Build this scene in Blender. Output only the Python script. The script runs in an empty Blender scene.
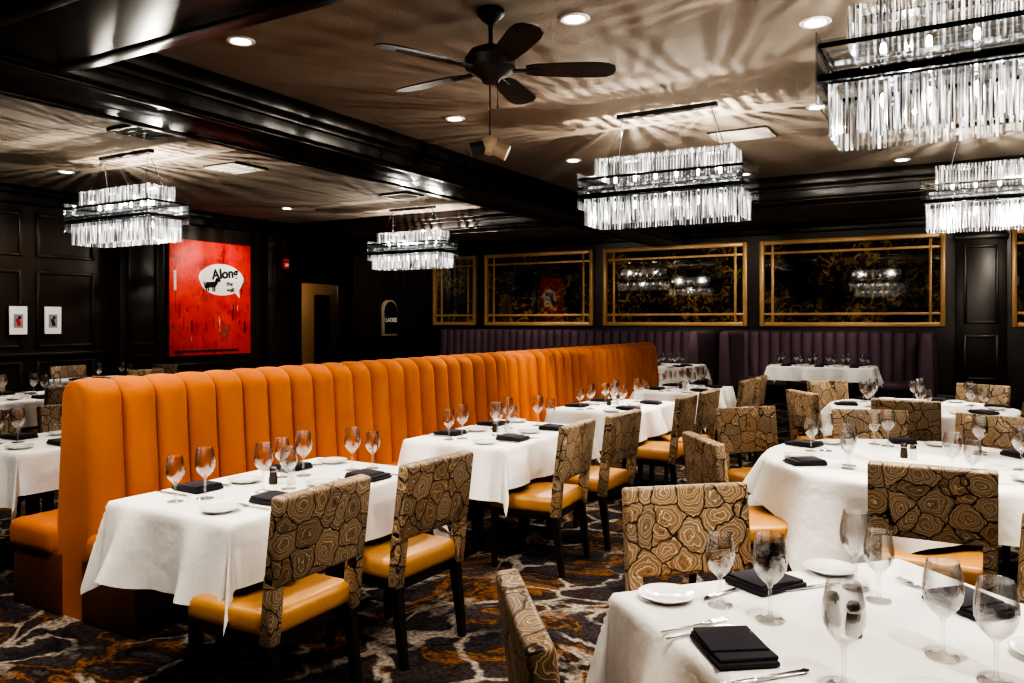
import bpy, bmesh, math, random
from mathutils import Vector, Matrix, Euler
rng=random.Random(7)
SC=bpy.context.scene
COL=SC.collection
pi=math.pi

# ------------------------------------------------------------------ materials
def newmat(name):
    m=bpy.data.materials.new(name); m.use_nodes=True
    nt=m.node_tree; nt.nodes.clear()
    out=nt.nodes.new('ShaderNodeOutputMaterial')
    return m,nt,out
def N(nt,t,**kw):
    n=nt.nodes.new(t)
    for k,v in kw.items():
        if k in n.inputs: n.inputs[k].default_value=v
        else: setattr(n,k,v)
    return n
def pbr(name,col,rough=.5,metal=0,emis=None,es=0,sheen=0,bump=None,vary=None,spec=None,coat=0,bd=.01):
    m,nt,out=newmat(name)
    p=N(nt,'ShaderNodeBsdfPrincipled')
    p.inputs['Base Color'].default_value=(*col,1)
    p.inputs['Roughness'].default_value=rough
    p.inputs['Metallic'].default_value=metal
    if spec is not None: p.inputs['Specular IOR Level'].default_value=spec
    p.inputs['Coat Weight'].default_value=coat
    if sheen:
        p.inputs['Sheen Weight'].default_value=sheen
        p.inputs['Sheen Roughness'].default_value=.35
        p.inputs['Sheen Tint'].default_value=(min(1,col[0]*1.5+.1),min(1,col[1]*1.5+.1),min(1,col[2]*1.5+.1),1)
    if emis: 
        p.inputs['Emission Color'].default_value=(*emis,1); p.inputs['Emission Strength'].default_value=es
    tc=N(nt,'ShaderNodeTexCoord')
    if vary:
        sc,c2=vary
        n=N(nt,'ShaderNodeTexNoise'); n.inputs['Scale'].default_value=sc; n.inputs['Detail'].default_value=5
        nt.links.new(tc.outputs['Object'],n.inputs['Vector'])
        mx=N(nt,'ShaderNodeMix',data_type='RGBA')
        mx.inputs[6].default_value=(*col,1); mx.inputs[7].default_value=(*c2,1)
        nt.links.new(n.outputs['Fac'],mx.inputs[0]); nt.links.new(mx.outputs[2],p.inputs['Base Color'])
    if bump:
        sc,st=bump
        n=N(nt,'ShaderNodeTexNoise'); n.inputs['Scale'].default_value=sc; n.inputs['Detail'].default_value=4
        nt.links.new(tc.outputs['Object'],n.inputs['Vector'])
        b=N(nt,'ShaderNodeBump'); b.inputs['Strength'].default_value=st; b.inputs['Distance'].default_value=bd
        nt.links.new(n.outputs['Fac'],b.inputs['Height']); nt.links.new(b.outputs['Normal'],p.inputs['Normal'])
    nt.links.new(p.outputs[0],out.inputs[0])
    return m
def ramp(nt,stops,interp='LINEAR'):
    r=N(nt,'ShaderNodeValToRGB'); cr=r.color_ramp; cr.interpolation=interp
    while len(cr.elements)>1: cr.elements.remove(cr.elements[-1])
    cr.elements[0].position=stops[0][0]; cr.elements[0].color=(*stops[0][1],1)
    for p,c in stops[1:]:
        e=cr.elements.new(p); e.color=(*c,1)
    return r
def math_(nt,op,a,b=None,c=None):
    n=N(nt,'ShaderNodeMath',operation=op)
    for i,v in enumerate((a,b,c)):
        if v is None: continue
        if isinstance(v,(int,float)): n.inputs[i].default_value=v
        else: nt.links.new(v,n.inputs[i])
    return n.outputs[0]
def mixc(nt,f,a,b,mode='MIX'):
    n=N(nt,'ShaderNodeMix',data_type='RGBA',blend_type=mode)
    for i,v in ((0,f),(6,a),(7,b)):
        if isinstance(v,(int,float)): n.inputs[i].default_value=v
        elif isinstance(v,tuple): n.inputs[i].default_value=(*v,1)
        else: nt.links.new(v,n.inputs[i])
    return n.outputs[2]

def agate():
    m,nt,out=newmat('agate_fabric')
    tc=N(nt,'ShaderNodeTexCoord'); oi=N(nt,'ShaderNodeObjectInfo')
    off=math_(nt,'MULTIPLY',oi.outputs['Random'],37.0)
    add=N(nt,'ShaderNodeVectorMath',operation='ADD')
    nt.links.new(tc.outputs['Object'],add.inputs[0])
    cx=N(nt,'ShaderNodeCombineXYZ'); nt.links.new(off,cx.inputs[0]); nt.links.new(off,cx.inputs[2])
    nt.links.new(cx.outputs[0],add.inputs[1])
    no=N(nt,'ShaderNodeTexNoise'); no.inputs['Scale'].default_value=14; no.inputs['Detail'].default_value=3
    nt.links.new(add.outputs[0],no.inputs['Vector'])
    sc=N(nt,'ShaderNodeVectorMath',operation='SCALE'); sc.inputs['Scale'].default_value=.055
    nt.links.new(no.outputs['Color'],sc.inputs[0])
    a2=N(nt,'ShaderNodeVectorMath',operation='ADD')
    nt.links.new(add.outputs[0],a2.inputs[0]); nt.links.new(sc.outputs[0],a2.inputs[1])
    v=N(nt,'ShaderNodeTexVoronoi'); v.inputs['Scale'].default_value=9.5
    nt.links.new(a2.outputs[0],v.inputs['Vector'])
    ve=N(nt,'ShaderNodeTexVoronoi',feature='DISTANCE_TO_EDGE'); ve.inputs['Scale'].default_value=9.5
    nt.links.new(a2.outputs[0],ve.inputs['Vector'])
    sep=N(nt,'ShaderNodeSeparateColor'); nt.links.new(v.outputs['Color'],sep.inputs[0])
    comb=math_(nt,'SUBTRACT',math_(nt,'MULTIPLY',v.outputs['Distance'],1.0),math_(nt,'MULTIPLY',ve.outputs['Distance'],.6))
    ph=math_(nt,'ADD',math_(nt,'MULTIPLY',comb,3.3),math_(nt,'MULTIPLY',sep.outputs[0],3.0))
    fr=math_(nt,'FRACT',ph)
    cream=(.60,.48,.33); tan=(.30,.21,.125); br=(.10,.062,.036); blk=(.03,.02,.014); gr=(.22,.185,.145)
    r=ramp(nt,[(0,br),(.05,tan),(.14,gr),(.19,cream),(.25,cream),(.29,blk),(.33,tan),(.46,gr),(.52,tan),(.56,br),(.60,cream),(.66,cream),(.70,br),(.78,gr),(.87,tan),(.91,blk),(.95,tan)],'LINEAR')
    nt.links.new(fr,r.inputs[0])
    edge=ramp(nt,[(0,(.06,.042,.03)),(.016,(.08,.055,.04)),(.035,(1,1,1))])
    nt.links.new(ve.outputs['Distance'],edge.inputs[0])
    tint=ramp(nt,[(.0,(.62,.58,.55)),(.5,(1,.95,.88)),(1,(.8,.68,.55))]); nt.links.new(sep.outputs[1],tint.inputs[0])
    c=mixc(nt,1.0,r.outputs[0],edge.outputs[0],'MULTIPLY')
    c=mixc(nt,1.0,c,tint.outputs[0],'MULTIPLY')
    p=N(nt,'ShaderNodeBsdfPrincipled'); p.inputs['Roughness'].default_value=.5; p.inputs['Specular IOR Level'].default_value=.4
    nt.links.new(c,p.inputs['Base Color']); nt.links.new(p.outputs[0],out.inputs[0])
    return m
def carpet():
    m,nt,out=newmat('carpet_floor')
    tc=N(nt,'ShaderNodeTexCoord')
    n1=N(nt,'ShaderNodeTexNoise'); n1.inputs['Scale'].default_value=1.1; n1.inputs['Detail'].default_value=5; n1.inputs['Distortion'].default_value=1.2
    nt.links.new(tc.outputs['Object'],n1.inputs['Vector'])
    sc=N(nt,'ShaderNodeVectorMath',operation='SCALE'); sc.inputs['Scale'].default_value=.9
    nt.links.new(n1.outputs['Color'],sc.inputs[0])
    a=N(nt,'ShaderNodeVectorMath',operation='ADD'); nt.links.new(tc.outputs['Object'],a.inputs[0]); nt.links.new(sc.outputs[0],a.inputs[1])
    ve=N(nt,'ShaderNodeTexVoronoi',feature='DISTANCE_TO_EDGE'); ve.inputs['Scale'].default_value=2.3
    nt.links.new(a.outputs[0],ve.inputs['Vector'])
    vein=ramp(nt,[(0,(1,1,1)),(.03,(.75,.75,.75)),(.055,(0,0,0))]); nt.links.new(ve.outputs['Distance'],vein.inputs[0])
    n2=N(nt,'ShaderNodeTexNoise'); n2.inputs['Scale'].default_value=1.0; n2.inputs['Detail'].default_value=6; n2.inputs['Roughness'].default_value=.6; n2.inputs['Distortion'].default_value=3.0
    nt.links.new(tc.outputs['Object'],n2.inputs['Vector'])
    base=ramp(nt,[(.28,(.012,.010,.014)),(.36,(.065,.055,.068)),(.41,(.018,.015,.020)),(.47,(.048,.040,.046)),(.54,(.045,.030,.022)),(.57,(.24,.105,.035)),(.60,(.06,.036,.024)),(.64,(.018,.015,.018)),(.72,(.13,.11,.10)),(.8,(.025,.022,.027))])
    nt.links.new(n2.outputs['Fac'],base.inputs[0])
    n3=N(nt,'ShaderNodeTexNoise'); n3.inputs['Scale'].default_value=2.1; n3.inputs['Detail'].default_value=4
    nt.links.new(tc.outputs['Object'],n3.inputs['Vector'])
    mk=ramp(nt,[(.40,(0,0,0)),(.50,(1,1,1))]); nt.links.new(n3.outputs['Fac'],mk.inputs[0])
    vf=mixc(nt,1.0,vein.outputs[0],mk.outputs[0],'MULTIPLY')
    c=mixc(nt,vf,base.outputs[0],(.36,.31,.26))
    n4=N(nt,'ShaderNodeTexNoise'); n4.inputs['Scale'].default_value=45; nt.links.new(tc.outputs['Object'],n4.inputs['Vector'])
    n4.inputs['Detail'].default_value=3
    fib=ramp(nt,[(.35,(.4,.4,.4)),(.62,(1.0,1.0,1.0))]); nt.links.new(n4.outputs['Fac'],fib.inputs[0])
    c=mixc(nt,1.0,c,fib.outputs[0],'MULTIPLY')
    p=N(nt,'ShaderNodeBsdfPrincipled'); p.inputs['Roughness'].default_value=.95; p.inputs['Specular IOR Level'].default_value=.1
    nt.links.new(c,p.inputs['Base Color']); nt.links.new(p.outputs[0],out.inputs[0])
    return m
def thin_glass(name,tint=(1,1,1),lo=.06,hi=.75,rough=.02):
    m,nt,out=newmat(name)
    t=N(nt,'ShaderNodeBsdfTransparent'); t.inputs[0].default_value=(*tint,1)
    g=N(nt,'ShaderNodeBsdfGlossy'); g.inputs['Roughness'].default_value=rough
    lw=N(nt,'ShaderNodeLayerWeight'); lw.inputs['Blend'].default_value=.35
    mr=N(nt,'ShaderNodeMapRange'); mr.inputs['To Min'].default_value=lo; mr.inputs['To Max'].default_value=hi
    nt.links.new(lw.outputs['Facing'],mr.inputs['Value'])
    mx=N(nt,'ShaderNodeMixShader'); nt.links.new(mr.outputs[0],mx.inputs[0]); nt.links.new(t.outputs[0],mx.inputs[1]); nt.links.new(g.outputs[0],mx.inputs[2])
    nt.links.new(mx.outputs[0],out.inputs[0])
    return m
def rodglass_glow(name,es=2.0):
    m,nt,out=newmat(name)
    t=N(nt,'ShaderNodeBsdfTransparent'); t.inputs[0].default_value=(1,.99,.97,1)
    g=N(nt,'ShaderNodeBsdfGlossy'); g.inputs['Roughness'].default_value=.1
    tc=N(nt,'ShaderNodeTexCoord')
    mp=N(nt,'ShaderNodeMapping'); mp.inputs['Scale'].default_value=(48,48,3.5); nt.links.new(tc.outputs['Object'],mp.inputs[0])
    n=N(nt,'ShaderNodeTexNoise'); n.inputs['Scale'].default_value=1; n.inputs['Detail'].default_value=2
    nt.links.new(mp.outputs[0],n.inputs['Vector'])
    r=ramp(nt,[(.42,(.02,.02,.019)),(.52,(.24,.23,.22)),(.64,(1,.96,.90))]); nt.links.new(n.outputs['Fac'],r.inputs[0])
    e=N(nt,'ShaderNodeEmission'); e.inputs['Strength'].default_value=es; nt.links.new(r.outputs[0],e.inputs[0])  # painted sparkle: emission stands in for bulb light refracted in the rods
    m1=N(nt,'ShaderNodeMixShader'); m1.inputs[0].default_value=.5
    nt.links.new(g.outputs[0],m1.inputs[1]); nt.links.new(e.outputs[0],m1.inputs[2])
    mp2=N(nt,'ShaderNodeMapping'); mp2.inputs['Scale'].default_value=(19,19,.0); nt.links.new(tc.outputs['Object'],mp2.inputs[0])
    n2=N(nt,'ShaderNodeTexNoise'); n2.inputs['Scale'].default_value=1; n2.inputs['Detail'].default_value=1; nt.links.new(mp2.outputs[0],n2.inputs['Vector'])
    r2=ramp(nt,[(.44,(.12,.12,.12)),(.48,(.98,.98,.98))]); nt.links.new(n2.outputs['Fac'],r2.inputs[0])  # clear and opaque groups, shaped to throw wide streaks on the ceiling
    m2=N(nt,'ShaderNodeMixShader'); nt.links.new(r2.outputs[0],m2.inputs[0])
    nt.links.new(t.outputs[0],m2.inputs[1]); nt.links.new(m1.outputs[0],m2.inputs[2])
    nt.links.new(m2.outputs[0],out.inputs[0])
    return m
def emis(name,col,s):
    m,nt,out=newmat(name); e=N(nt,'ShaderNodeEmission'); e.inputs[0].default_value=(*col,1); e.inputs[1].default_value=s
    nt.links.new(e.outputs[0],out.inputs[0]); return m
def window_glass():
    m,nt,out=newmat('etched_night_glass')
    tc=N(nt,'ShaderNodeTexCoord')
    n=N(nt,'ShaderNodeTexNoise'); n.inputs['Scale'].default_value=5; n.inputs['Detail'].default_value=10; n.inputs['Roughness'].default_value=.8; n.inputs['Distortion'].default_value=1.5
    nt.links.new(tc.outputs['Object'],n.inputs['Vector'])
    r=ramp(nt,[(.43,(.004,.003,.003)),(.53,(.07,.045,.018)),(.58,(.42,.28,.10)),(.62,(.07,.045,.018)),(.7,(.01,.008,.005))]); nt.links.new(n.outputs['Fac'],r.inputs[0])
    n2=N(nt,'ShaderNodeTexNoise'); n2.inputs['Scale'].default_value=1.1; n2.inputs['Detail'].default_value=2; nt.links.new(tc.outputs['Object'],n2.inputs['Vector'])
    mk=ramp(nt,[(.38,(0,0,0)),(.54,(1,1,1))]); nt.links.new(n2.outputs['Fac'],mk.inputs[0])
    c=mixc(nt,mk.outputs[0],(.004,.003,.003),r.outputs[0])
    p=N(nt,'ShaderNodeBsdfPrincipled'); p.inputs['Roughness'].default_value=.025; p.inputs['Specular IOR Level'].default_value=1.0
    nt.links.new(c,p.inputs['Base Color']); nt.links.new(p.outputs[0],out.inputs[0]); return m
def paintred():
    m,nt,out=newmat('red_canvas')
    tc=N(nt,'ShaderNodeTexCoord')
    n=N(nt,'ShaderNodeTexNoise'); n.inputs['Scale'].default_value=2.2; n.inputs['Detail'].default_value=8; n.inputs['Roughness'].default_value=.65
    nt.links.new(tc.outputs['Object'],n.inputs['Vector'])
    r=ramp(nt,[(.3,(.22,.01,.008)),(.40,(.62,.02,.012)),(.58,(.75,.035,.015)),(.63,(.5,.02,.01)),(.68,(.14,.14,.09))]); nt.links.new(n.outputs['Fac'],r.inputs[0])
    mp=N(nt,'ShaderNodeMapping'); mp.inputs['Scale'].default_value=(1,7,1.2); nt.links.new(tc.outputs['Object'],mp.inputs[0])
    n2=N(nt,'ShaderNodeTexNoise'); n2.inputs['Scale'].default_value=2.5; n2.inputs['Detail'].default_value=4; nt.links.new(mp.outputs[0],n2.inputs['Vector'])
    r2=ramp(nt,[(.62,(0,0,0)),(.7,(1,1,1))]); nt.links.new(n2.outputs['Fac'],r2.inputs[0])
    c=mixc(nt,r2.outputs[0],r.outputs[0],(.10,.015,.015))
    p=N(nt,'ShaderNodeBsdfPrincipled'); p.inputs['Roughness'].default_value=.5
    nt.links.new(c,p.inputs['Base Color']); nt.links.new(p.outputs[0],out.inputs[0])
    return m

M_agate=agate(); M_carpet=carpet()
M_wood=pbr('dark_panel_wood',(.019,.012,.008),.34,vary=(3,(.030,.019,.012)))
M_beam=pbr('beam_black_lacquer',(.012,.008,.006),.30)
M_leg=pbr('espresso_leg',(.012,.009,.007),.35)
M_ceil=pbr('ceiling_plaster',(.26,.215,.17),.9,bump=(60,.4),vary=(1.5,(.22,.18,.142)))
M_seat=pbr('ochre_leather',(.50,.24,.045),.38,vary=(6,(.37,.16,.03)),bump=(25,.15))
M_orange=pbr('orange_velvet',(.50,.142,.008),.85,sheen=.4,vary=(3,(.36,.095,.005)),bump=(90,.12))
M_orange2=pbr('orange_velvet_base_shaded',(.12,.036,.008),.7,sheen=.2,vary=(4,(.07,.02,.006)))  # orange-brown plinth, its colour also darkened for the shadow there
M_purple=pbr('plum_velvet',(.085,.048,.070),.6,sheen=.5)
M_cloth=pbr('white_linen',(.80,.79,.77),.85,bump=(5,.6),bd=.03)
M_china=pbr('white_china',(.85,.84,.82),.12,coat=.5)
M_napkin=pbr('black_napkin',(.020,.017,.026),.9,sheen=.15)
M_steel=pbr('cutlery_steel',(.75,.75,.76),.18,1)
M_chrome=pbr('chrome',(.6,.6,.62),.12,1)
M_fan=pbr('fan_bronze',(.012,.010,.009),.5,.0)
M_gold=pbr('gilt_window_frame',(.58,.36,.16),.35,.2,vary=(4,(.42,.25,.10)))
M_white=pbr('white_trim',(.8,.8,.78),.4)
M_vent=pbr('vent_metal',(.60,.57,.50),.5)
M_ventdark=pbr('vent_dark',(.02,.02,.02),.6)
M_glass=thin_glass('wine_glass_glass',lo=.09,hi=.9)
M_rod=rodglass_glow('crystal_rod_glow')
M_acr=thin_glass('acrylic_plate',(.93,.95,.97),.10,.7)
M_darkband=pbr('smoked_mirror_band',(.02,.02,.022),.08,.9)
M_bulb=emis('chandelier_bulb',(1,.93,.82),14)
M_dl=emis('downlight_lens',(1,.93,.82),12)
M_wing=window_glass()
M_red=paintred()
M_redplastic=pbr('red_plastic',(.6,.02,.01),.4)
M_black=pbr('ink_black',(.01,.01,.01),.6)
M_grey=pbr('print_grey',(.25,.26,.27),.6)
M_cream=pbr('cream_wall',(.42,.28,.16),.8)
M_pepper=pbr('pepper_fill',(.05,.035,.025),.9)
M_beige=pbr('beige_metal',(.45,.36,.25),.4)

# ------------------------------------------------------------------ mesh builder
class MB:
    def __init__(s): s.bm=bmesh.new(); s.mats=[]
    def mi(s,m):
        if m not in s.mats: s.mats.append(m)
        return s.mats.index(m)
    def addbm(s,t,mat,M=None):
        i=s.mi(mat)
        for f in t.faces: f.material_index=i
        if M is not None: bmesh.ops.transform(t,matrix=M,verts=t.verts[:])
        me=bpy.data.meshes.new('tmp'); t.to_mesh(me); t.free()
        s.bm.from_mesh(me); bpy.data.meshes.remove(me)
    def box(s,c,d,mat,rot=(0,0,0),bev=0,seg=2):
        t=bmesh.new(); bmesh.ops.create_cube(t,size=1)
        bmesh.ops.scale(t,vec=d,verts=t.verts[:])
        if bev: bmesh.ops.bevel(t,geom=t.edges[:],offset=bev,segments=seg,profile=.5,affect='EDGES')
        s.addbm(t,mat,Matrix.Translation(c)@Euler(rot).to_matrix().to_4x4())
    def b2(s,a,b,mat,bev=0,seg=2):
        c=[(a[i]+b[i])/2 for i in range(3)]; d=[abs(b[i]-a[i]) for i in range(3)]
        s.box(c,d,mat,bev=bev,seg=seg)
    def cyl(s,p1,p2,r1,mat,r2=None,seg=12,cap=True,sq=False):
        if r2 is None: r2=r1
        p1=Vector(p1);p2=Vector(p2); d=(p2-p1)
        z=d.normalized()
        x=Vector((1,0,0)) if abs(z.x)<.9 else Vector((0,1,0))
        x=(x-z*x.dot(z)).normalized(); y=z.cross(x)
        i=s.mi(mat); A=[];B=[]
        for k in range(seg):
            a=2*pi*k/seg+(pi/4 if sq else 0)
            v=x*math.cos(a)+y*math.sin(a)
            A.append(s.bm.verts.new(p1+v*r1)); B.append(s.bm.verts.new(p2+v*r2))
        for k in range(seg):
            f=s.bm.faces.new((A[k],A[(k+1)%seg],B[(k+1)%seg],B[k])); f.material_index=i
        if cap:
            f=s.bm.faces.new(A[::-1]); f.material_index=i
            f=s.bm.faces.new(B); f.material_index=i
    def lathe(s,prof,mat,seg=24,c=(0,0,0),close=False):
        i=s.mi(mat); rings=[]
        for r,z in prof:
            if r<1e-5: rings.append([s.bm.verts.new((c[0],c[1],c[2]+z))])
            else: rings.append([s.bm.verts.new((c[0]+r*math.cos(2*pi*k/seg),c[1]+r*math.sin(2*pi*k/seg),c[2]+z)) for k in range(seg)])
        for a,b in zip(rings,rings[1:]):
            for k in range(seg):
                k2=(k+1)%seg
                if len(a)==1 and len(b)==1: continue
                if len(a)==1: f=s.bm.faces.new((a[0],b[k],b[k2])[::-1])
                elif len(b)==1: f=s.bm.faces.new((a[k],a[k2],b[0]))
                else: f=s.bm.faces.new((a[k],a[k2],b[k2],b[k]))
                f.material_index=i
    def poly(s,pts,mat):
        f=s.bm.faces.new([s.bm.verts.new(p) for p in pts]); f.material_index=s.mi(mat)
    def mesh(s,name,angle=35):
        bmesh.ops.recalc_face_normals(s.bm,faces=s.bm.faces[:])
        me=bpy.data.meshes.new(name)
        for f in s.bm.faces: f.smooth=True
        s.bm.to_mesh(me); s.bm.free()
        for m in s.mats: me.materials.append(m)
        me.set_sharp_from_angle(angle=math.radians(angle))
        return me
    def obj(s,name,loc=(0,0,0),rz=0,parent=None,angle=35):
        return put(s.mesh(name,angle),name,loc,rz,parent)
def put(me,name,loc=(0,0,0),rz=0,parent=None,scale=None):
    o=bpy.data.objects.new(name,me); COL.objects.link(o)
    o.location=loc; o.rotation_euler=(0,0,rz)
    if scale: o.scale=scale
    if parent: o.parent=parent
    return o
def empty(name,loc=(0,0,0),rz=0):
    o=bpy.data.objects.new(name,None); COL.objects.link(o); o.location=loc; o.rotation_euler=(0,0,rz); o.empty_display_size=.1
    return o

# ------------------------------------------------------------------ camera
cam=bpy.data.cameras.new('camera'); co=bpy.data.objects.new('camera',cam); COL.objects.link(co)
co.location=(0,0,1.55); co.rotation_euler=(math.radians(90),0,math.radians(30.1))
cam.sensor_width=36; cam.lens=27.77; cam.shift_y=-.020; cam.clip_start=.05
SC.camera=co

# ------------------------------------------------------------------ room
XL,XR,YF,YB,ZC=-12.0,4.5,-1.6,16.5,3.5
def slab(name,a,b,mat):
    m=MB(); m.b2(a,b,mat); return m.obj(name)
slab('floor',(XL-2.2,YF-.2,-.1),(XR+.2,YB+.2,0),M_carpet)
slab('ceiling',(XL-.2,YF-.2,ZC),(XR+.2,YB+.2,ZC+.1),M_ceil)
slab('wall_back',(XL-.2,YB,0),(XR+.2,YB+.2,ZC),M_wood)
slab('wall_right',(XR,YF,0),(XR+.2,YB,ZC),M_wood)
slab('wall_front',(XL-.2,YF-.2,0),(XR+.2,YF,ZC),M_wood)
DY0,DY1,DZ=11.95,13.05,2.35
m=MB()
m.b2((XL-.2,YF,0),(XL,DY0,ZC),M_wood); m.b2((XL-.2,DY1,0),(XL,YB,ZC),M_wood); m.b2((XL-.2,DY0,DZ),(XL,DY1,ZC),M_wood)
m.obj('wall_left')
m=MB(); HY1=15.6
m.b2((XL-2.1,DY0-.6,0),(XL-2.0,HY1,2.7),M_cream)
m.b2((XL-2.1,DY0-.7,0),(XL-.2,DY0-.6,2.7),M_cream)
m.b2((XL-2.1,HY1,0),(XL-.2,HY1+.1,2.7),M_cream)
m.b2((XL-2.1,DY0-.7,2.7),(XL-.2,HY1+.1,2.8),M_cream)
m.obj('wall_hallway')
m=MB()
m.b2((XL-.0,DY0-.14,0),(XL+.05,DY0,DZ+.14),M_wood,bev=.01); m.b2((XL-.0,DY1,0),(XL+.05,DY1+.14,DZ+.14),M_wood,bev=.01)
m.b2((XL-.0,DY0,DZ),(XL+.05,DY1,DZ+.14),M_wood,bev=.01)
m.obj('trim_13')
m=MB(); m.b2((XL-1.995,14.40,0),(XL-1.93,15.45,2.2),M_wood,bev=.01); 
for z0,z1 in((.15,.95),(1.1,2.05)):
    m.b2((XL-1.935,14.53,z0),(XL-1.90,15.32,z1),M_leg,bev=.01)
m.obj('door_1')

def beam(name,a,b,axis):
    m=MB(); m.b2((*a,3.2),(*b,ZC),M_beam,bev=.012)
    e=.09
    m.b2((a[0]-(e if axis=='y' else 0),a[1]-(e if axis=='x' else 0),3.36),(b[0]+(e if axis=='y' else 0),b[1]+(e if axis=='x' else 0),ZC),M_beam,bev=.02)
    e=.04
    m.b2((a[0]-(e if axis=='y' else 0),a[1]-(e if axis=='x' else 0),3.30),(b[0]+(e if axis=='y' else 0),b[1]+(e if axis=='x' else 0),3.36),M_beam,bev=.015)
    if axis=='y':
        for f in(.12,.88): 
            x=a[0]+(b[0]-a[0])*f; m.b2((x-.04,a[1],3.175),(x+.04,b[1],3.2),M_beam,bev=.008)
    else:
        for f in(.14,.86):
            y=a[1]+(b[1]-a[1])*f; m.b2((a[0],y-.04,3.175),(b[0],y+.04,3.2),M_beam,bev=.008)
    m.obj(name)
beam('trim_1',(-6.1,YF),(-5.2,YB),'y')
beam('trim_2',(XL,2.2),(-6.2,3.1),'x')
beam('trim_3',(-5.1,2.2),(XR,3.1),'x')
beam('trim_4',(XL,11.6),(-6.2,12.4),'x')
beam('trim_5',(-5.1,11.1),(XR,11.9),'x')
m=MB()
m.b2((XL,YB-.12,3.3),(XR,YB,ZC),M_beam,bev=.03); m.b2((XL,YB-.22,3.4),(XR,YB,ZC),M_beam,bev=.03)
m.obj('trim_6')
m=MB()
m.b2((XL,YF,3.25),(XL+.12,YB,ZC),M_beam,bev=.03); m.b2((XL,YF,3.38),(XL+.24,YB,ZC),M_beam,bev=.03)
m.obj('trim_7')
m=MB(); m.b2((XL,YF,0),(XL+.03,DY0-.14,.2),M_wood,bev=.008); m.b2((XL,DY1+.14,0),(XL+.03,YB,.2),M_wood,bev=.008); m.obj('baseboard_left')
m=MB(); m.b2((XL,YB-.03,0),(XR,YB,.2),M_wood,bev=.008); m.obj('baseboard_back')
def frameL(m,y0,y1,z0,z1,x=XL,w=.05,t=.03):
    m.b2((x,y0,z0),(x+t,y0+w,z1),M_wood,bev=.01); m.b2((x,y1-w,z0),(x+t,y1,z1),M_wood,bev=.01)
    m.b2((x,y0+w,z0),(x+t,y1-w,z0+w),M_wood,bev=.01); m.b2((x,y0+w,z1-w),(x+t,y1-w,z1),M_wood,bev=.01)
m=MB()
y=-1.2
while y<7.6:
    frameL(m,y+.1,y+1.0,.3,.95); frameL(m,y+.1,y+1.0,1.15,2.3); frameL(m,y+.1,y+1.0,2.5,3.15); y+=1.1
frameL(m,8.85,10.6,.3,.8)
frameL(m,12.0,13.0,2.6,3.15)
frameL(m,14.55,15.2,.3,.95);frameL(m,14.55,15.2,2.2,3.15)
frameL(m,15.4,16.3,.3,.95);frameL(m,15.4,16.3,1.15,3.15)
m.b2((XL,YF,1.02),(XL+.05,7.8,1.08),M_wood,bev=.01)
m.obj('trim_8')
def pilasterL(name,y0,y1):
    m=MB(); m.b2((XL,y0,0),(XL+.22,y1,3.25),M_wood,bev=.012)
    m.b2((XL,y0-.04,0),(XL+.27,y1+.04,.3),M_wood,bev=.015); m.b2((XL,y0-.04,3.0),(XL+.27,y1+.04,3.1),M_wood,bev=.015)
    frameL(m,y0+.12,y1-.12,.45,1.0,x=XL+.22); frameL(m,y0+.12,y1-.12,1.15,2.9,x=XL+.22); m.obj(name)
pilasterL('trim_9',7.8,8.6); pilasterL('trim_10',10.9,11.65); pilasterL('trim_11',13.35,14.3)
def pilB(name,x0,x1,t=.25):
    m=MB(); y=YB-t
    m.b2((x0,y,0),(x1,YB,3.3),M_wood,bev=.012)
    m.b2((x0-.03,y-.04,3.0),(x1+.03,YB,3.1),M_wood,bev=.012)
    for z0,z1 in((.5,1.3),(1.5,2.9)):
        for a,b,c,d in((x0+.12,x0+.17,z0,z1),(x1-.17,x1-.12,z0,z1),(x0+.17,x1-.17,z0,z0+.05),(x0+.17,x1-.17,z1-.05,z1)):
            m.b2((a,y-.03,c),(b,y+.01,d),M_wood,bev=.01)
    m.obj(name)
pilB('trim_12',-.22,.56)
def window(name,x0,x1,z0=1.44,z1=3.17):
    m=MB(); y=YB; w=.09
    m.b2((x0+w,y-.03,z0+w),(x1-w,y-.005,z1-w),M_wing)
    for a,b,c,d in((x0,x0+w,z0,z1),(x1-w,x1,z0,z1),(x0+w,x1-w,z0,z0+w),(x0+w,x1-w,z1-w,z1)):
        m.b2((a,y-.10,c),(b,y-.001,d),M_gold,bev=.015)
    q=.25; t=.026
    for xx in(x0+q,x1-q): m.b2((xx-t,y-.055,z0+w),(xx+t,y-.028,z1-w),M_gold,bev=.006)
    for zz in(z0+q,z1-q): m.b2((x0+w,y-.054,zz-t),(x1-w,y-.027,zz+t),M_gold,bev=.006)
    m.obj(name)
window('window_1',-3.70,-.38); window('window_2',-7.15,-3.95); window('window_3',-10.3,-7.4); window('window_4',-11.85,-10.55); window('window_5',.63,3.9)

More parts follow.
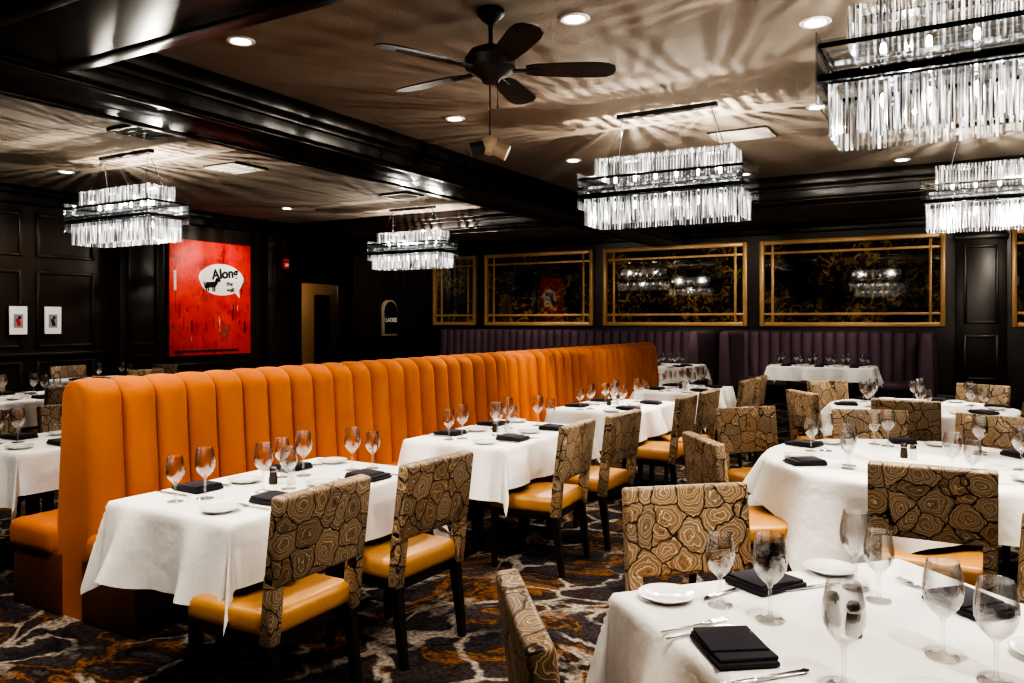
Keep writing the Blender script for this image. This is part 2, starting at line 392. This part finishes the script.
# ------------------------------------------------------------------ ceiling fittings
def downlight(x,y,e=60,aim=None,size=85,z=ZC):
    m=MB(); m.lathe([(.095,0),(.10,-.006),(.09,-.014),(.07,-.012),(.066,-.003)],M_white,24); m.lathe([(.066,-.004),(0,-.004)],M_dl,24)
    o=m.obj('downlight',(x,y,z))
    L=bpy.data.lights.new('spot_lamp','SPOT'); L.energy=e; L.spot_size=math.radians(size); L.spot_blend=.7; L.shadow_soft_size=.04; L.color=(1,.89,.75)
    l=bpy.data.objects.new('spot_lamp',L); COL.objects.link(l); l.parent=o; l.location=(0,0,-.03)
    if aim:
        v=Vector((aim[0]-x,aim[1]-y,(aim[2] if len(aim)>2 else .76)-z)); l.rotation_euler=v.to_track_quat('-Z','Y').to_euler()
DL=[(-4.38,3.8,(-2.9,2.9)),(-4.28,6.29,(-2.9,4.9)),(-4.16,8.65,(-2.9,7.0)),(-.87,5.44,(-.35,5.1)),(-.71,10.6,(-2.0,9.2)),
    (-6.74,4.25,(-5.5,3.2)),(-6.6,7.9,(-8,6)),(-10.2,9.85,(-12,9.7,1.9)),(-10.2,6.0,(-12,6.6,1.5)),
    (-2.9,1.6,(-2.9,2.6)),(-2.2,4.6,(-2.7,4.6)),(-.1,1.6,(-.2,2.2)),(.9,3.9,(.0,4.2)),(-4.38,1.4,(-3.9,2.6)),  # added to the downlight grid so tables and seating get light; next row too
    (.9,7.8,(-.3,8.2)),(-2.2,13.6,(-2.2,14.8)),(-4.6,13.3,(-4.6,14.4)),(-9,13.8,(-9,15.4,1)),(1.6,13.6,None),
    (-.9,1.5,(-2.3,3.0,.6)),(.9,.9,(-.5,3.0,.7)),(-1.2,7.6,(-2.1,6.8,.7)),(.8,12.9,(-1.2,16.4,1.8)),(-3.6,13.2,(-5.2,16.4,2.0)),(-9.7,12.9,(-12,14.9,1.6))]  # added spots, no known fittings: brighten chair backs, back wall and sign
for x,y,a in DL: downlight(x,y,90,a,size=75)

def vent(x,y,sx,sy,dark=False,rz=0):
    m=MB(); fm=M_ventdark if dark else M_vent
    m.b2((-sx/2,-sy/2,-.02),(sx/2,sy/2,-.001),M_ventdark)
    w=.035
    for a,b in(((-sx/2,-sy/2),(sx/2,-sy/2+w)),((-sx/2,sy/2-w),(sx/2,sy/2)),((-sx/2,-sy/2),(-sx/2+w,sy/2)),((sx/2-w,-sy/2),(sx/2,sy/2))):
        m.b2((*a,-.03),(*b,-.002),fm,bev=.005)
    n=4
    for k in range(n):
        yy=-sy/2+w+(sy-2*w)*(k+.5)/n
        m.box((0,yy,-.024),(sx-2*w,.045,.004),fm,rot=(-.5,0,0))
    m.obj('air_vent',(x,y,ZC),rz)
vent(-2.05,8.3,.6,.45); vent(-8.05,6.9,.6,.5); vent(-7.6,9.7,.55,.4); vent(-7.0,5.1,1.1,.5,True); vent(-9.9,4.2,.7,.5,True)

def fan(x,y,name='ceiling_fan',rot=30.1):
    m=MB()
    m.lathe([(0,0),(.085,0),(.085,-.03),(.05,-.07),(.02,-.09)],M_fan,24)
    m.cyl((0,0,-.05),(0,0,-.25),.014,M_fan)
    m.lathe([(0,-.22),(.05,-.225),(.13,-.26),(.165,-.31),(.16,-.37),(.10,-.41),(.065,-.43),(.05,-.455),(0,-.46)],M_fan,32)
    for k in range(5):
        a=math.radians(rot+72*k)
        R=Matrix.Rotation(a,4,'Z')
        t=bmesh.new(); out=[(.22,.05),(.28,.072),(.45,.088),(.66,.094),(.735,.082),(.775,.05),(.785,0)]
        pts=[(r,w) for r,w in out]+[(r,-w) for r,w in out[::-1][1:]]
        tv=[t.verts.new((r,w,.004)) for r,w in pts]; bv=[t.verts.new((r,w,-.004)) for r,w in pts]
        t.faces.new(tv); t.faces.new(bv[::-1])
        for i in range(len(pts)):
            j=(i+1)%len(pts); t.faces.new((tv[j],tv[i],bv[i],bv[j]))
        m.addbm(t,M_fan,Matrix.Translation((0,0,-.375))@R@Matrix.Rotation(math.radians(-10),4,'X'))
        t=bmesh.new(); bmesh.ops.create_cube(t,size=1); bmesh.ops.scale(t,vec=(.22,.04,.012),verts=t.verts[:])
        m.addbm(t,M_fan,Matrix.Translation((0,0,-.38))@R@Matrix.Translation((.2,0,0)))
    m.cyl((.05,0,-.44),(.05,0,-.60),.002,M_fan,seg=5); m.lathe([(0,-.6),(.008,-.61),(0,-.63)],M_fan,8,c=(.05,0,0))
    m.obj(name,(x,y,ZC),0)
fan(-2.6,4.22)
m=MB()
m.lathe([(0,0),(.06,0),(.06,-.02),(0,-.03)],M_fan,16); m.cyl((0,0,0),(0,0,-.55),.006,M_fan)
m.lathe([(0,-.54),(.05,-.56),(.07,-.62),(.05,-.68),(0,-.70)],M_beige,16)
m.cyl((0,0,-.62),(.12,.06,-.68),.05,M_beige,.06,seg=16); m.cyl((0,0,-.62),(-.12,-.08,-.66),.045,M_fan,.06,seg=16)
m.obj('security_spotlight',(-3.15,5.1,ZC))

def chandelier_mesh():
    m=MB(); L,W=1.5,.45
    m.box((0,0,-.02),(.95,.07,.04),M_fan,bev=.006)
    for sx in(-1,1):
        for sy in(-1,1):
            m.cyl((sx*.42,0,-.03),(sx*.52,sy*.12,-.42),.004,M_chrome,seg=5)
    def ring(l,w,z0,z1,sp=.026,r=.0078):
        nx=int(l/sp); ny=int(w/sp)
        P=[(-l/2+l*k/nx,s*w/2) for k in range(nx+1) for s in(-1,1)]+[(s*l/2,-w/2+w*k/ny) for k in range(1,ny) for s in(-1,1)]
        for x,y in P:
            dz=rng.uniform(-.004,.004)
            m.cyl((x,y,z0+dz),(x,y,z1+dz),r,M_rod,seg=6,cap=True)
    ring(L-.22,W-.11,-.61,-.42,sp=.028); ring(L-.06,W-.04,-1.05,-.80,sp=.026)
    ring(L-.30,W-.24,-1.01,-.80,sp=.04)
    def rail(l,w,z,h,t,mat):
        m.b2((-l/2,-w/2-t/2,z),(l/2,-w/2+t/2,z+h),mat); m.b2((-l/2,w/2-t/2,z),(l/2,w/2+t/2,z+h),mat)
        m.b2((-l/2-t/2,-w/2,z),(-l/2+t/2,w/2,z+h),mat); m.b2((l/2-t/2,-w/2,z),(l/2+t/2,w/2,z+h),mat)
    k=-(L-.30)/2
    while k<(L-.30)/2:
        m.cyl((k,-(W-.16)/2,-.425),(k,(W-.16)/2,-.425),.0085,M_rod,seg=6); k+=.03  # cross rods added to break the upward lamp light into ceiling streaks
    m.b2((-.60,-.05,-.45),(.60,.05,-.44),M_chrome)  # plate added to block lamp light going straight up
    for s in(-1,1):
        for z in(-.65,-.69,-.73):
            m.cyl((-L/2+.03,s*(W/2-.01),z),(L/2-.03,s*(W/2-.01),z),.010,M_acr,seg=8)
            m.cyl((s*(L/2-.02),-W/2+.02,z),(s*(L/2-.02),W/2-.02,z),.010,M_acr,seg=8)
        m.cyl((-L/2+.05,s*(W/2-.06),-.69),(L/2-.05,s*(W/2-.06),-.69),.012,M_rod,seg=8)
    rail(L-.06,W-.04,-.805,.012,.03,M_chrome)
    rail(L+.02,W+.04,-.790,.030,.008,M_darkband)
    rail(L+.02,W+.04,-.630,.022,.008,M_darkband)
    for sx in(-1,1):
        m.b2((sx*(L/2+.02)-.004,-W/2-.05,-.90),(sx*(L/2+.02)+.004,W/2+.05,-.56),M_acr)
    for sy in(-1,1):
        m.b2((-L/2-.02,sy*(W/2+.035)-.003,-.85),(L/2+.02,sy*(W/2+.035)+.003,-.60),M_acr)
    m.b2((-L/2+.1,-.02,-.72),(L/2-.1,.02,-.70),M_chrome)
    for k in range(6):
        x=-.5+k*.2
        m.cyl((x,0,-.70),(x,0,-.64),.012,M_chrome,seg=8)
        m.lathe([(0,-.64),(.012,-.63),(.015,-.61),(.012,-.58),(0,-.57)],M_bulb,10,c=(x,0,0))
        m.lathe([(0,-.90),(.012,-.88),(.015,-.86),(.012,-.83),(0,-.82)],M_bulb,10,c=(x,0,0))
    return m.mesh('chandelier')
CH=chandelier_mesh()
for x,y in((-8.5,5.7),(-8.3,10.9),(-2.42,7.0),(.13,4.3),(.35,9.0),(-3,.4)):
    o=put(CH,'chandelier',(x,y,ZC))
    for dx,dz,en in((-.4,-.53,58),(.4,-.53,58),(0,-.86,36)):
        L=bpy.data.lights.new('chandelier_lamp','POINT'); L.energy=en; L.shadow_soft_size=.006; L.color=(1,.92,.8)
        l=bpy.data.objects.new('chandelier_lamp',L); COL.objects.link(l); l.parent=o; l.location=(dx,.075,dz)

m=MB(); m.lathe([(0,0),(.12,-.005),(.12,-.04),(.08,-.07),(0,-.08)],M_dl,20); o=m.obj('hallway_ceiling_lamp',(XL-1.1,DY0+.9,2.7))
L=bpy.data.lights.new('hall_lamp','POINT'); L.energy=28; L.shadow_soft_size=.1; L.color=(1,.85,.6)
l=bpy.data.objects.new('hall_lamp',L); COL.objects.link(l); l.parent=o; l.location=(0,0,-.2)

# ------------------------------------------------------------------ wall items
root=empty('framed_painting',(XL+.03,9.7,1.96))
m=MB(); m.box((.02,0,0),(.04,1.78,2.05),M_red,bev=.004); m.obj('canvas',parent=root)
m=MB()
pts=[(.045,.21+.50*math.cos(a)*(1+.03*math.sin(5*a)),.35+.29*math.sin(a)) for a in [2*pi*k/40 for k in range(40)]]
m.poly(pts,M_white); m.poly([(.0455,.45,.16),(.0455,.60,.24),(.0455,.62,.02)],M_white); m.obj('speech_bubble',parent=root)
def text(body,size,loc,mat,parent,rot=(pi/2,0,pi/2),off=.03):
    c=bpy.data.curves.new('lettering','FONT'); c.body=body; c.size=size; c.extrude=.001; c.offset=size*off; c.align_x='CENTER'; c.align_y='CENTER'
    c.materials.append(mat); o=bpy.data.objects.new('lettering',c); COL.objects.link(o); o.parent=parent; o.location=loc; o.rotation_euler=rot
text('Along',.25,(.056,.28,.46),M_black,root,(pi/2,-0.12,pi/2)); text('the',.11,(.056,.38,.28),M_black,root,off=.01); text('wall',.11,(.056,.40,.17),M_black,root,off=.01)
m=MB()
m.box((.05,.0,.28),(.006,.22,.10),M_black,rot=(.1,0,0)); m.box((.05,.13,.34),(.006,.07,.13),M_black,rot=(-.5,0,0)); m.box((.05,.17,.37),(.006,.10,.05),M_black,rot=(-.3,0,0))
for yy in(-.09,-.05,.05,.09): m.box((.05,yy,.21),(.006,.022,.10),M_black)
m.box((.05,-.13,.27),(.006,.018,.12),M_black,rot=(.3,0,0))
m.obj('donkey_figure',(0,-.04,-.03),parent=root)
m=MB()
for k in range(12):
    m.box((.044,rng.uniform(-.82,.75),rng.uniform(-.8,-.15)),(.003,rng.uniform(.008,.03),rng.uniform(.06,.3)),rng.choice([M_black,M_vent,M_redplastic,M_black]),rot=(rng.uniform(-.08,.08),0,0))
m.box((.044,-.78,.3),(.003,.05,.35),M_vent); m.box((.044,-.1,-.95),(.003,1.4,.04),M_black)
m.obj('brush_marks',parent=root)
for i,y in enumerate((6.32,6.82)):
    m=MB(); m.box((.015,0,0),(.03,.28,.44),M_leg,bev=.004); m.box((.032,0,0),(.004,.25,.41),M_white)
    m.box((.035,0,-.01),(.003,.13,.20),M_grey); m.box((.0365,0,-.03),(.003,.05,.11),[M_redplastic,M_black][i],rot=(.3,0,0)); m.box((.0366,.015,.04),(.003,.04,.04),M_black); m.obj('framed_print',(XL+.03,y,1.56))
m=MB(); m.box((.03,0,0),(.06,.16,.2),M_redplastic,bev=.01); m.box((.062,0,-.02),(.006,.1,.06),M_white); m.obj('fire_alarm',(XL+.25,11.28,2.68))
m=MB(); m.box((.05,0,-.05),(.1,.5,.6),M_beige,bev=.01); m.cyl((.0,0,.25),(.1,0,.25),.25,M_beige,seg=28)
m.box((.103,0,-.03),(.006,.46,.54),M_black,bev=.002); m.cyl((.09,0,.23),(.106,0,.23),.23,M_black,seg=28)
o=m.obj('restroom_sign',(XL+.03,14.75,1.55)); text('LADIES',.135,(.115,0,0.02),M_white,o,off=.05)

# ------------------------------------------------------------------ banquettes
def channel_back(m,p0,length,axis,top,half_b,half_t,z0,cw,bul,mat):
    n=round(length/cw); cw=length/n; sub=12
    H=top
    prof=[]
    K=10
    for k in range(K+1):
        t=k/K; prof.append((half_b+(half_t-half_b)*t, z0+(H-half_t*.8-z0)*t,1,0))
    for k in range(1,9):
        a=pi*k/9; prof.append((half_t*math.cos(a),H-half_t*.8+half_t*.8*math.sin(a),math.cos(a),math.sin(a)*.22))
    for k in range(K+1):
        t=1-k/K; prof.append((-(half_b+(half_t-half_b)*t), z0+(H-half_t*.8-z0)*t,-1,0))
    i=m.mi(mat); rows=[]
    S=[]
    for c in range(n):
        for s in range(sub): S.append((c*cw+ (0.5-.5*math.cos(pi*s/sub))*cw, -math.cos(pi*s/sub)))
    S.append((n*cw,1))
    for y,t in S:
        b=bul*math.sqrt(max(0,1-t*t))-bul*.6
        ring=[]
        for l,z,nl,nz in prof:
            L=l+nl*b; Z=z+nz*b
            ring.append(m.bm.verts.new((p0[0]+L,p0[1]+y,Z) if axis=='y' else (p0[0]+y,p0[1]-L,Z)))
        rows.append(ring)
    for a,b in zip(rows,rows[1:]):
        for k in range(len(a)-1):
            f=m.bm.faces.new((a[k],a[k+1],b[k+1],b[k])); f.material_index=i
    for r in(rows[0],rows[-1]):
        f=m.bm.faces.new(r); f.material_index=i
root=empty('banquette',(-4.05,2.42,0))
m=MB(); channel_back(m,(0,0),8.5,'y',1.24,.21,.13,.0,.2,.085,M_orange); m.obj('channel_tufted_back',parent=root,angle=80)
m=MB()
for s in(-1,1):
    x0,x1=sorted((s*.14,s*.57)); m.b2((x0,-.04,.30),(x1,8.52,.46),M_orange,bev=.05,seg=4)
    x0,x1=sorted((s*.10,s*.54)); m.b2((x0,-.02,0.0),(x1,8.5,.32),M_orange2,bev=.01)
m.obj('seat_cushions',parent=root)
def booth(name,x0,x1,y,top=1.36,wing=1.2,lw=True,rw=True):
    root=empty(name,(0,0,0))
    m=MB(); channel_back(m,(x0,y),x1-x0,'x',top,.14,.09,.3,.2,.06,M_purple); 
    if lw: channel_back(m,(x0,y-wing),wing,'y',top,.12,.09,.3,.2,.04,M_purple)
    if rw: channel_back(m,(x1,y-wing),wing,'y',top,.12,.09,.3,.2,.04,M_purple)
    m.obj('channel_back',parent=root,angle=80)
    m=MB(); m.b2((x0+.1,y-.65,.3),(x1-.1,y-.1,.46),M_purple,bev=.05,seg=3); m.b2((x0+.1,y-.6,0),(x1-.1,y-.1,.31),M_leg)
    m.obj('seat',parent=root)
booth('plum_booth',-4.0,-.62,16.05); booth('plum_booth',-11.3,-4.6,16.05,lw=False)

# ------------------------------------------------------------------ chair
def chair_mesh():
    m=MB(); 
    tilt=math.radians(7)
    m.box((0,-.262,.745),(.51,.062,.335),M_agate,rot=(tilt,0,0),bev=.014,seg=3)
    for s in(-1,1):
        m.box((s*.227,-.232,.49),(.056,.058,.26),M_agate,rot=(tilt*.8,0,0),bev=.008,seg=2)
    m.box((0,.0,.425),(.475,.47,.10),M_seat,bev=.035,seg=4)
    m.box((0,.0,.36),(.44,.43,.055),M_leg,bev=.006)
    for s in(-1,1):
        m.cyl((s*.205,.20,.36),(s*.205,.205,0),.030,M_leg,.020,seg=4,sq=True)
        m.cyl((s*.22,-.215,.37),(s*.22,-.262,0),.032,M_leg,.021,seg=4,sq=True)
    return m.mesh('dining_chair')
CHM=chair_mesh()
def chair(bx,by,tx,ty,j=0):
    d=Vector((tx-bx,ty-by)).normalized(); rz=math.atan2(d.y,d.x)-pi/2+j
    d=Vector((math.cos(rz+pi/2),math.sin(rz+pi/2)))
    return put(CHM,'dining_chair',(bx+d.x*.25,by+d.y*.25,0),rz)

# ------------------------------------------------------------------ table
def table(cx,cy,sx,sy,rz=0,hx=.26,hy=.34,rnd=None,seed=0):
    R=random.Random(seed+11)
    root=empty('dining_table',(cx,cy,0),rz)
    m=MB()
    if rnd: m.cyl((0,0,.72),(0,0,.752),rnd-.005,M_leg,seg=40)
    else: m.b2((-sx/2+.004,-sy/2+.004,.72),(sx/2-.004,sy/2-.004,.752),M_leg)
    if rnd or max(sx,sy)<1.15:
        m.cyl((0,0,.04),(0,0,.72),.045,M_leg,seg=16); m.box((0,0,.02),(.6,.08,.04),M_leg,bev=.01); m.box((0,0,.02),(.08,.6,.04),M_leg,bev=.01)
    else:
        for s in(-1,1):
            px,py=((s*(sx/2-.3),0) if sx>sy else (0,s*(sy/2-.3)))
            m.cyl((px,py,.04),(px,py,.72),.04,M_leg,seg=14); m.box((px,py,.02),(.5,.07,.04),M_leg,bev=.01); m.box((px,py,.02),(.07,.5,.04),M_leg,bev=.01)
    m.obj('table_frame',parent=root)
    m=MB(); i=m.mi(M_cloth)
    W=(rnd*2 if rnd else sx)+2*hx; Hh=(rnd*2 if rnd else sy)+2*hy
    def axis(tot,inner):
        o=(tot-inner)/2; k=14
        a=[-tot/2+o*t/k for t in range(k)]; n=max(12,int(inner/.022)); b=[-inner/2+inner*t/n for t in range(n+1)]
        return a+b+[-v for v in a[::-1]]
    if rnd:
        n=130; ax=[-W/2+W*t/n for t in range(n+1)]; ay=ax
    else: ax=axis(W,sx); ay=axis(Hh,sy)
    ph=[R.uniform(0,6) for _ in range(6)]; f1=R.uniform(15,19); f2=R.uniform(8,10); f3=R.uniform(27,33)
    grid=[]
    for a in ax:
        col=[]
        for b in ay:
            if rnd:
                r0=math.hypot(a,b)
                if r0<=rnd: qx,qy=a,b
                else: qx,qy=a*rnd/r0,b*rnd/r0
            else:
                qx=max(-sx/2,min(sx/2,a)); qy=max(-sy/2,min(sy/2,b))
            vx,vy=a-qx,b-qy; r=math.hypot(vx,vy)
            if r<1e-6: col.append(m.bm.verts.new((a,b,.757))); continue
            dx,dy=vx/r,vy/r
            if rnd:
                s=math.atan2(b,a)*rnd
                w=1+math.sin(s*f1*.8+ph[0])*.9+math.sin(s*f2*1.3+ph[1])*.6
                off=.012+r*.24*max(0,w)
            else:
                s=qx+qy
                w=.9+math.sin(s*f1+ph[0])*.8+math.sin(s*f2+ph[1])*.6+math.sin(s*f3+ph[3])*.35
                th=math.atan2(abs(vy),abs(vx)); c2=math.sin(2*th)
                off=.008+r*.19*max(0,w)*(1-c2*.7)+r*.22*c2**3*(1+.2*math.sin(9*th+ph[2])) - r*.09*math.sin(4*th)**2
            off=max(.004,min(off,r*.75))
            dz=math.sqrt(max(0,r*r-off*off))
            dz=min(dz,.70)
            col.append(m.bm.verts.new((qx+dx*off,qy+dy*off,.757-dz)))
        grid.append(col)
    for p,q in zip(grid,grid[1:]):
        for k in range(len(p)-1):
            f=m.bm.faces.new((p[k],q[k],q[k+1],p[k+1])); f.material_index=i
    m.obj('tablecloth',parent=root,angle=180)
    return root

# ------------------------------------------------------------------ tableware
def wine(h,rb,bowl_h,stem):
    m=MB()
    pr=[(0,.001),(rb*.92,.001),(rb*.9,.004),(rb*.3,.009),(.006,.016),(.0045,.03),(.0045,stem-.01),(.008,stem)]
    R=rb*1.08
    for t,k in((.08,.45),(.2,.75),(.35,.95),(.5,1.0),(.7,.95),(.85,.87),(1,.78)):
        pr.append((R*k,stem+(h-stem)*t))
    pr.append((R*.78-.0012,h)); 
    for t,k in((.85,.85),(.5,.97),(.2,.72),(.06,.3)): pr.append((R*k-.001,stem+(h-stem)*t+.001))
    m.lathe(pr,M_glass,22); return m.mesh('wine_glass',60)
G1=wine(.228,.042,0,.095); G2=wine(.20,.038,0,.08)
m=MB(); m.lathe([(0,.003),(.045,.003),(.05,.001),(.055,.004),(.08,.016),(.082,.018),(.078,.019),(.052,.009),(0,.008)],M_china,32); PLATE=m.mesh('bread_plate',50)
m=MB()
m.box((0,0,.008),(.15,.19,.012),M_napkin,bev=.005,seg=2); m.box((.002,.004,.018),(.144,.178,.010),M_napkin,rot=(0,0,.03),bev=.004); m.box((.0,.02,.026),(.14,.135,.007),M_napkin,rot=(.02,0,-.03),bev=.003)
NAP=m.mesh('folded_napkin')
m=MB(); m.box((0,-.06,.004),(.012,.10,.005),M_steel,bev=.002); m.box((0,.05,.004),(.017,.13,.0025),M_steel,bev=.001); m.cyl((0,.112,.0035),(0,.13,.0035),.0085,M_steel,.003,seg=4); KNIFE=m.mesh('table_knife')
m=MB(); m.box((0,-.04,.004),(.010,.13,.004),M_steel,bev=.0015); m.box((0,.04,.005),(.024,.03,.003),M_steel,bev=.001)
for k in range(4): m.box((-.009+k*.006,.075,.007),(.003,.045,.0025),M_steel)
FORK=m.mesh('table_fork')
def shaker(mat):
    m=MB(); m.lathe([(0,.001),(.02,.001),(.021,.02),(.017,.05),(.016,.062)],mat,16); m.lathe([(.018,.060),(.018,.075),(.012,.085),(0,.088)],M_steel,16); return m.mesh('shaker')
SALT=shaker(M_china); PEP=shaker(M_pepper)
ZT=.7585
def setting(ex,ey,dx,dy,cut=True,g=2,jit=.008,sp=1.0):
    n=math.hypot(dx,dy); dx/=n;dy/=n; rx,ry=dy,-dx; rz=math.atan2(dy,dx)-pi/2
    def at(i,r): return (ex+dx*i+rx*r+rng.uniform(-jit,jit),ey+dy*i+ry*r+rng.uniform(-jit,jit),ZT)
    put(NAP,'folded_napkin',at(.13,0),rz+rng.uniform(-.08,.08))
    put(PLATE,'bread_plate',at(.20,-.235*sp),0)
    if cut:
        put(FORK,'table_fork',at(.13,-.12*sp),rz); put(KNIFE,'table_knife',at(.12,.12),rz)
    put(G1,'wine_glass',at(.325,.12*sp)); 
    if g>1: put(G2,'wine_glass',at(.27,.215*sp))

TY=[(2.12,3.42),(4.22,5.47),(6.3,7.5),(8.4,9.65)]
X0,X1=-3.28,-2.50
for i,(a,b) in enumerate(TY):
    table((X0+X1)/2,(a+b)/2,X1-X0,b-a,0,hx=.25,hy=.33,seed=i)
    L=b-a
    for f in(.27,.74):
        y=a+L*f
        setting(X1,y,-1,0,cut=i<2); setting(X0,y,1,0,cut=i<2)
    put(SALT,'salt_shaker',(-2.86,(a+b)/2+.02,ZT)); put(PEP,'pepper_shaker',(-2.93,(a+b)/2-.03,ZT))
chair(-2.20,2.29,-3,2.27,.0); chair(-2.18,3.02,-3,3.05)
chair(-2.16,4.50,-3,4.47,.04); chair(-2.12,5.17,-3,5.2)
chair(-2.12,6.58,-3,6.55); chair(-2.10,7.2,-3,7.2)
chair(-2.12,8.7,-3,8.7); chair(-2.12,9.35,-3,9.35,.05)

A=Vector((-.90,2.14)); e1=Vector((.66,.75)).normalized(); e2=Vector((.75,-.66)).normalized(); S=1.05
ctr=A+e1*S/2+e2*S/2
table(ctr.x,ctr.y,S,S,math.atan2(e2.y,e2.x),hx=.28,hy=.28,seed=21)
def nearitem(me,name,x,y,rz=0): put(me,name,(x,y,ZT),rz)
for x,y in((-.7475,2.17),(-.381,2.66),(.16,2.24),(-.06,1.86)): nearitem(PLATE,'bread_plate',x,y)
a1=math.atan2(e1.y,e1.x)
nearitem(NAP,'folded_napkin',-.489,1.895,a1-.2); nearitem(NAP,'folded_napkin',-.53,2.43,a1+pi/2+.2)
nearitem(NAP,'folded_napkin',.0,2.52,a1)
for g,x,y in((G2,-.601,2.19),(G1,-.457,2.147),(G1,-.235,1.83),(G1,-.292,2.53),(G2,-.223,2.45),(G1,-.055,2.114),(G1,.05,2.02)): nearitem(g,'wine_glass',x,y)
nearitem(SALT,'salt_shaker',-.31,2.20); nearitem(PEP,'pepper_shaker',-.253,2.15)
nearitem(FORK,'table_fork',-.615,2.005,a1-pi/2+.1); nearitem(FORK,'table_fork',-.59,1.97,a1-pi/2+.1); nearitem(KNIFE,'table_knife',-.40,1.78,a1-pi/2); nearitem(KNIFE,'table_knife',-.60,2.33,a1+pi/2+.3)
nearitem(KNIFE,'table_knife',-.41,2.47,a1+pi/2); nearitem(FORK,'table_fork',-.12,2.62,a1)
chair(-.94,2.98,ctr.x-.05,ctr.y); 
chair(-.855,1.58,-.08,2.19)
chair(.36,3.0,ctr.x,ctr.y)

RC=(-.26,5.05); RR=.82
table(*RC,0,0,.4,hx=.24,hy=.24,rnd=RR,seed=5)
def radial(cx,cy,r,angs,cut=True,g=2):
    for a in angs:
        a=math.radians(a); setting(cx+r*math.cos(a),cy+r*math.sin(a),-math.cos(a),-math.sin(a),cut,g,sp=.82)
radial(*RC,RR,(220,280,340,40,100,160),False)
put(SALT,'salt_shaker',(-.28,5.05,ZT)); put(PEP,'pepper_shaker',(-.33,5.09,ZT))
chair(-1.25,4.30,*RC); chair(-1.42,5.95,*RC); chair(-.15,3.97,*RC,-.08); chair(-.62,6.2,*RC); chair(.15,6.22,*RC); chair(.75,4.35,*RC)
RC2=(-.4,8.25)
table(*RC2,0,0,.4,hx=.24,hy=.24,rnd=.78,seed=9); radial(*RC2,.78,(200,260,320,20,80,140),False)
chair(-1.3,7.55,*RC2); chair(-1.3,9.0,*RC2); chair(.1,9.25,*RC2); chair(.5,7.6,*RC2); chair(-.45,7.15,*RC2)
table(-2.25,14.75,1.7,.8,0,hx=.3,hy=.25,seed=12)
for x in(-2.8,-2.25,-1.7): setting(x,14.35,0,1,False); setting(x,15.15,0,-1,False)
table(-4.6,13.7,.8,1.2,0,seed=13); setting(-5.0,13.5,1,0,False); setting(-4.2,13.6,-1,0,False); setting(-4.2,13.2,-1,0,False)
table(-7.5,14.6,1.4,.8,0,hx=.3,hy=.25,seed=14)
for x in(-7.9,-7.1): setting(x,14.2,0,1,False)
table(1.6,12.6,1.0,1.0,0,seed=15); setting(1.1,12.6,1,0,False); chair(.8,12.6,1.6,12.6); chair(2.4,12.6,1.6,12.6)
table(-5.30,3.22,.78,1.25,0,hx=.25,hy=.33,seed=31)
for y in(2.95,3.5): setting(-4.91,y,-1,0,False); setting(-5.69,y,1,0,False)
chair(-6.02,2.95,-5,2.95); chair(-6.02,3.6,-5,3.6)
table(-5.30,5.4,.78,1.25,0,hx=.25,hy=.33,seed=32); chair(-6.02,5.1,-5,5.1); chair(-6.02,5.75,-5,5.75)
table(-8.6,4.6,1.0,1.0,0,seed=33)
setting(-8.1,4.6,-1,0,False); setting(-8.6,5.1,0,-1,False); setting(-9.1,4.6,1,0,False)
chair(-9.45,4.6,-8,4.6); chair(-8.6,5.5,-8.6,4.5); chair(-7.75,4.6,-8.6,4.6); chair(-8.6,3.75,-8.6,4.6)
table(-10.3,6.6,1.0,1.0,0,seed=34); chair(-10.3,7.5,-10.3,6.6); chair(-9.45,6.6,-10.3,6.6); chair(-11.15,6.6,-10.3,6.6)
setting(-9.8,6.6,-1,0,False); setting(-10.3,6.1,0,1,False)

w=bpy.data.worlds.new('world'); SC.world=w; w.use_nodes=True
w.node_tree.nodes['Background'].inputs[0].default_value=(.01,.01,.012,1)
try:
    SC.view_settings.view_transform='AgX'; SC.view_settings.look='AgX - Very High Contrast'; SC.view_settings.exposure=0.95
except Exception as e: print(e)
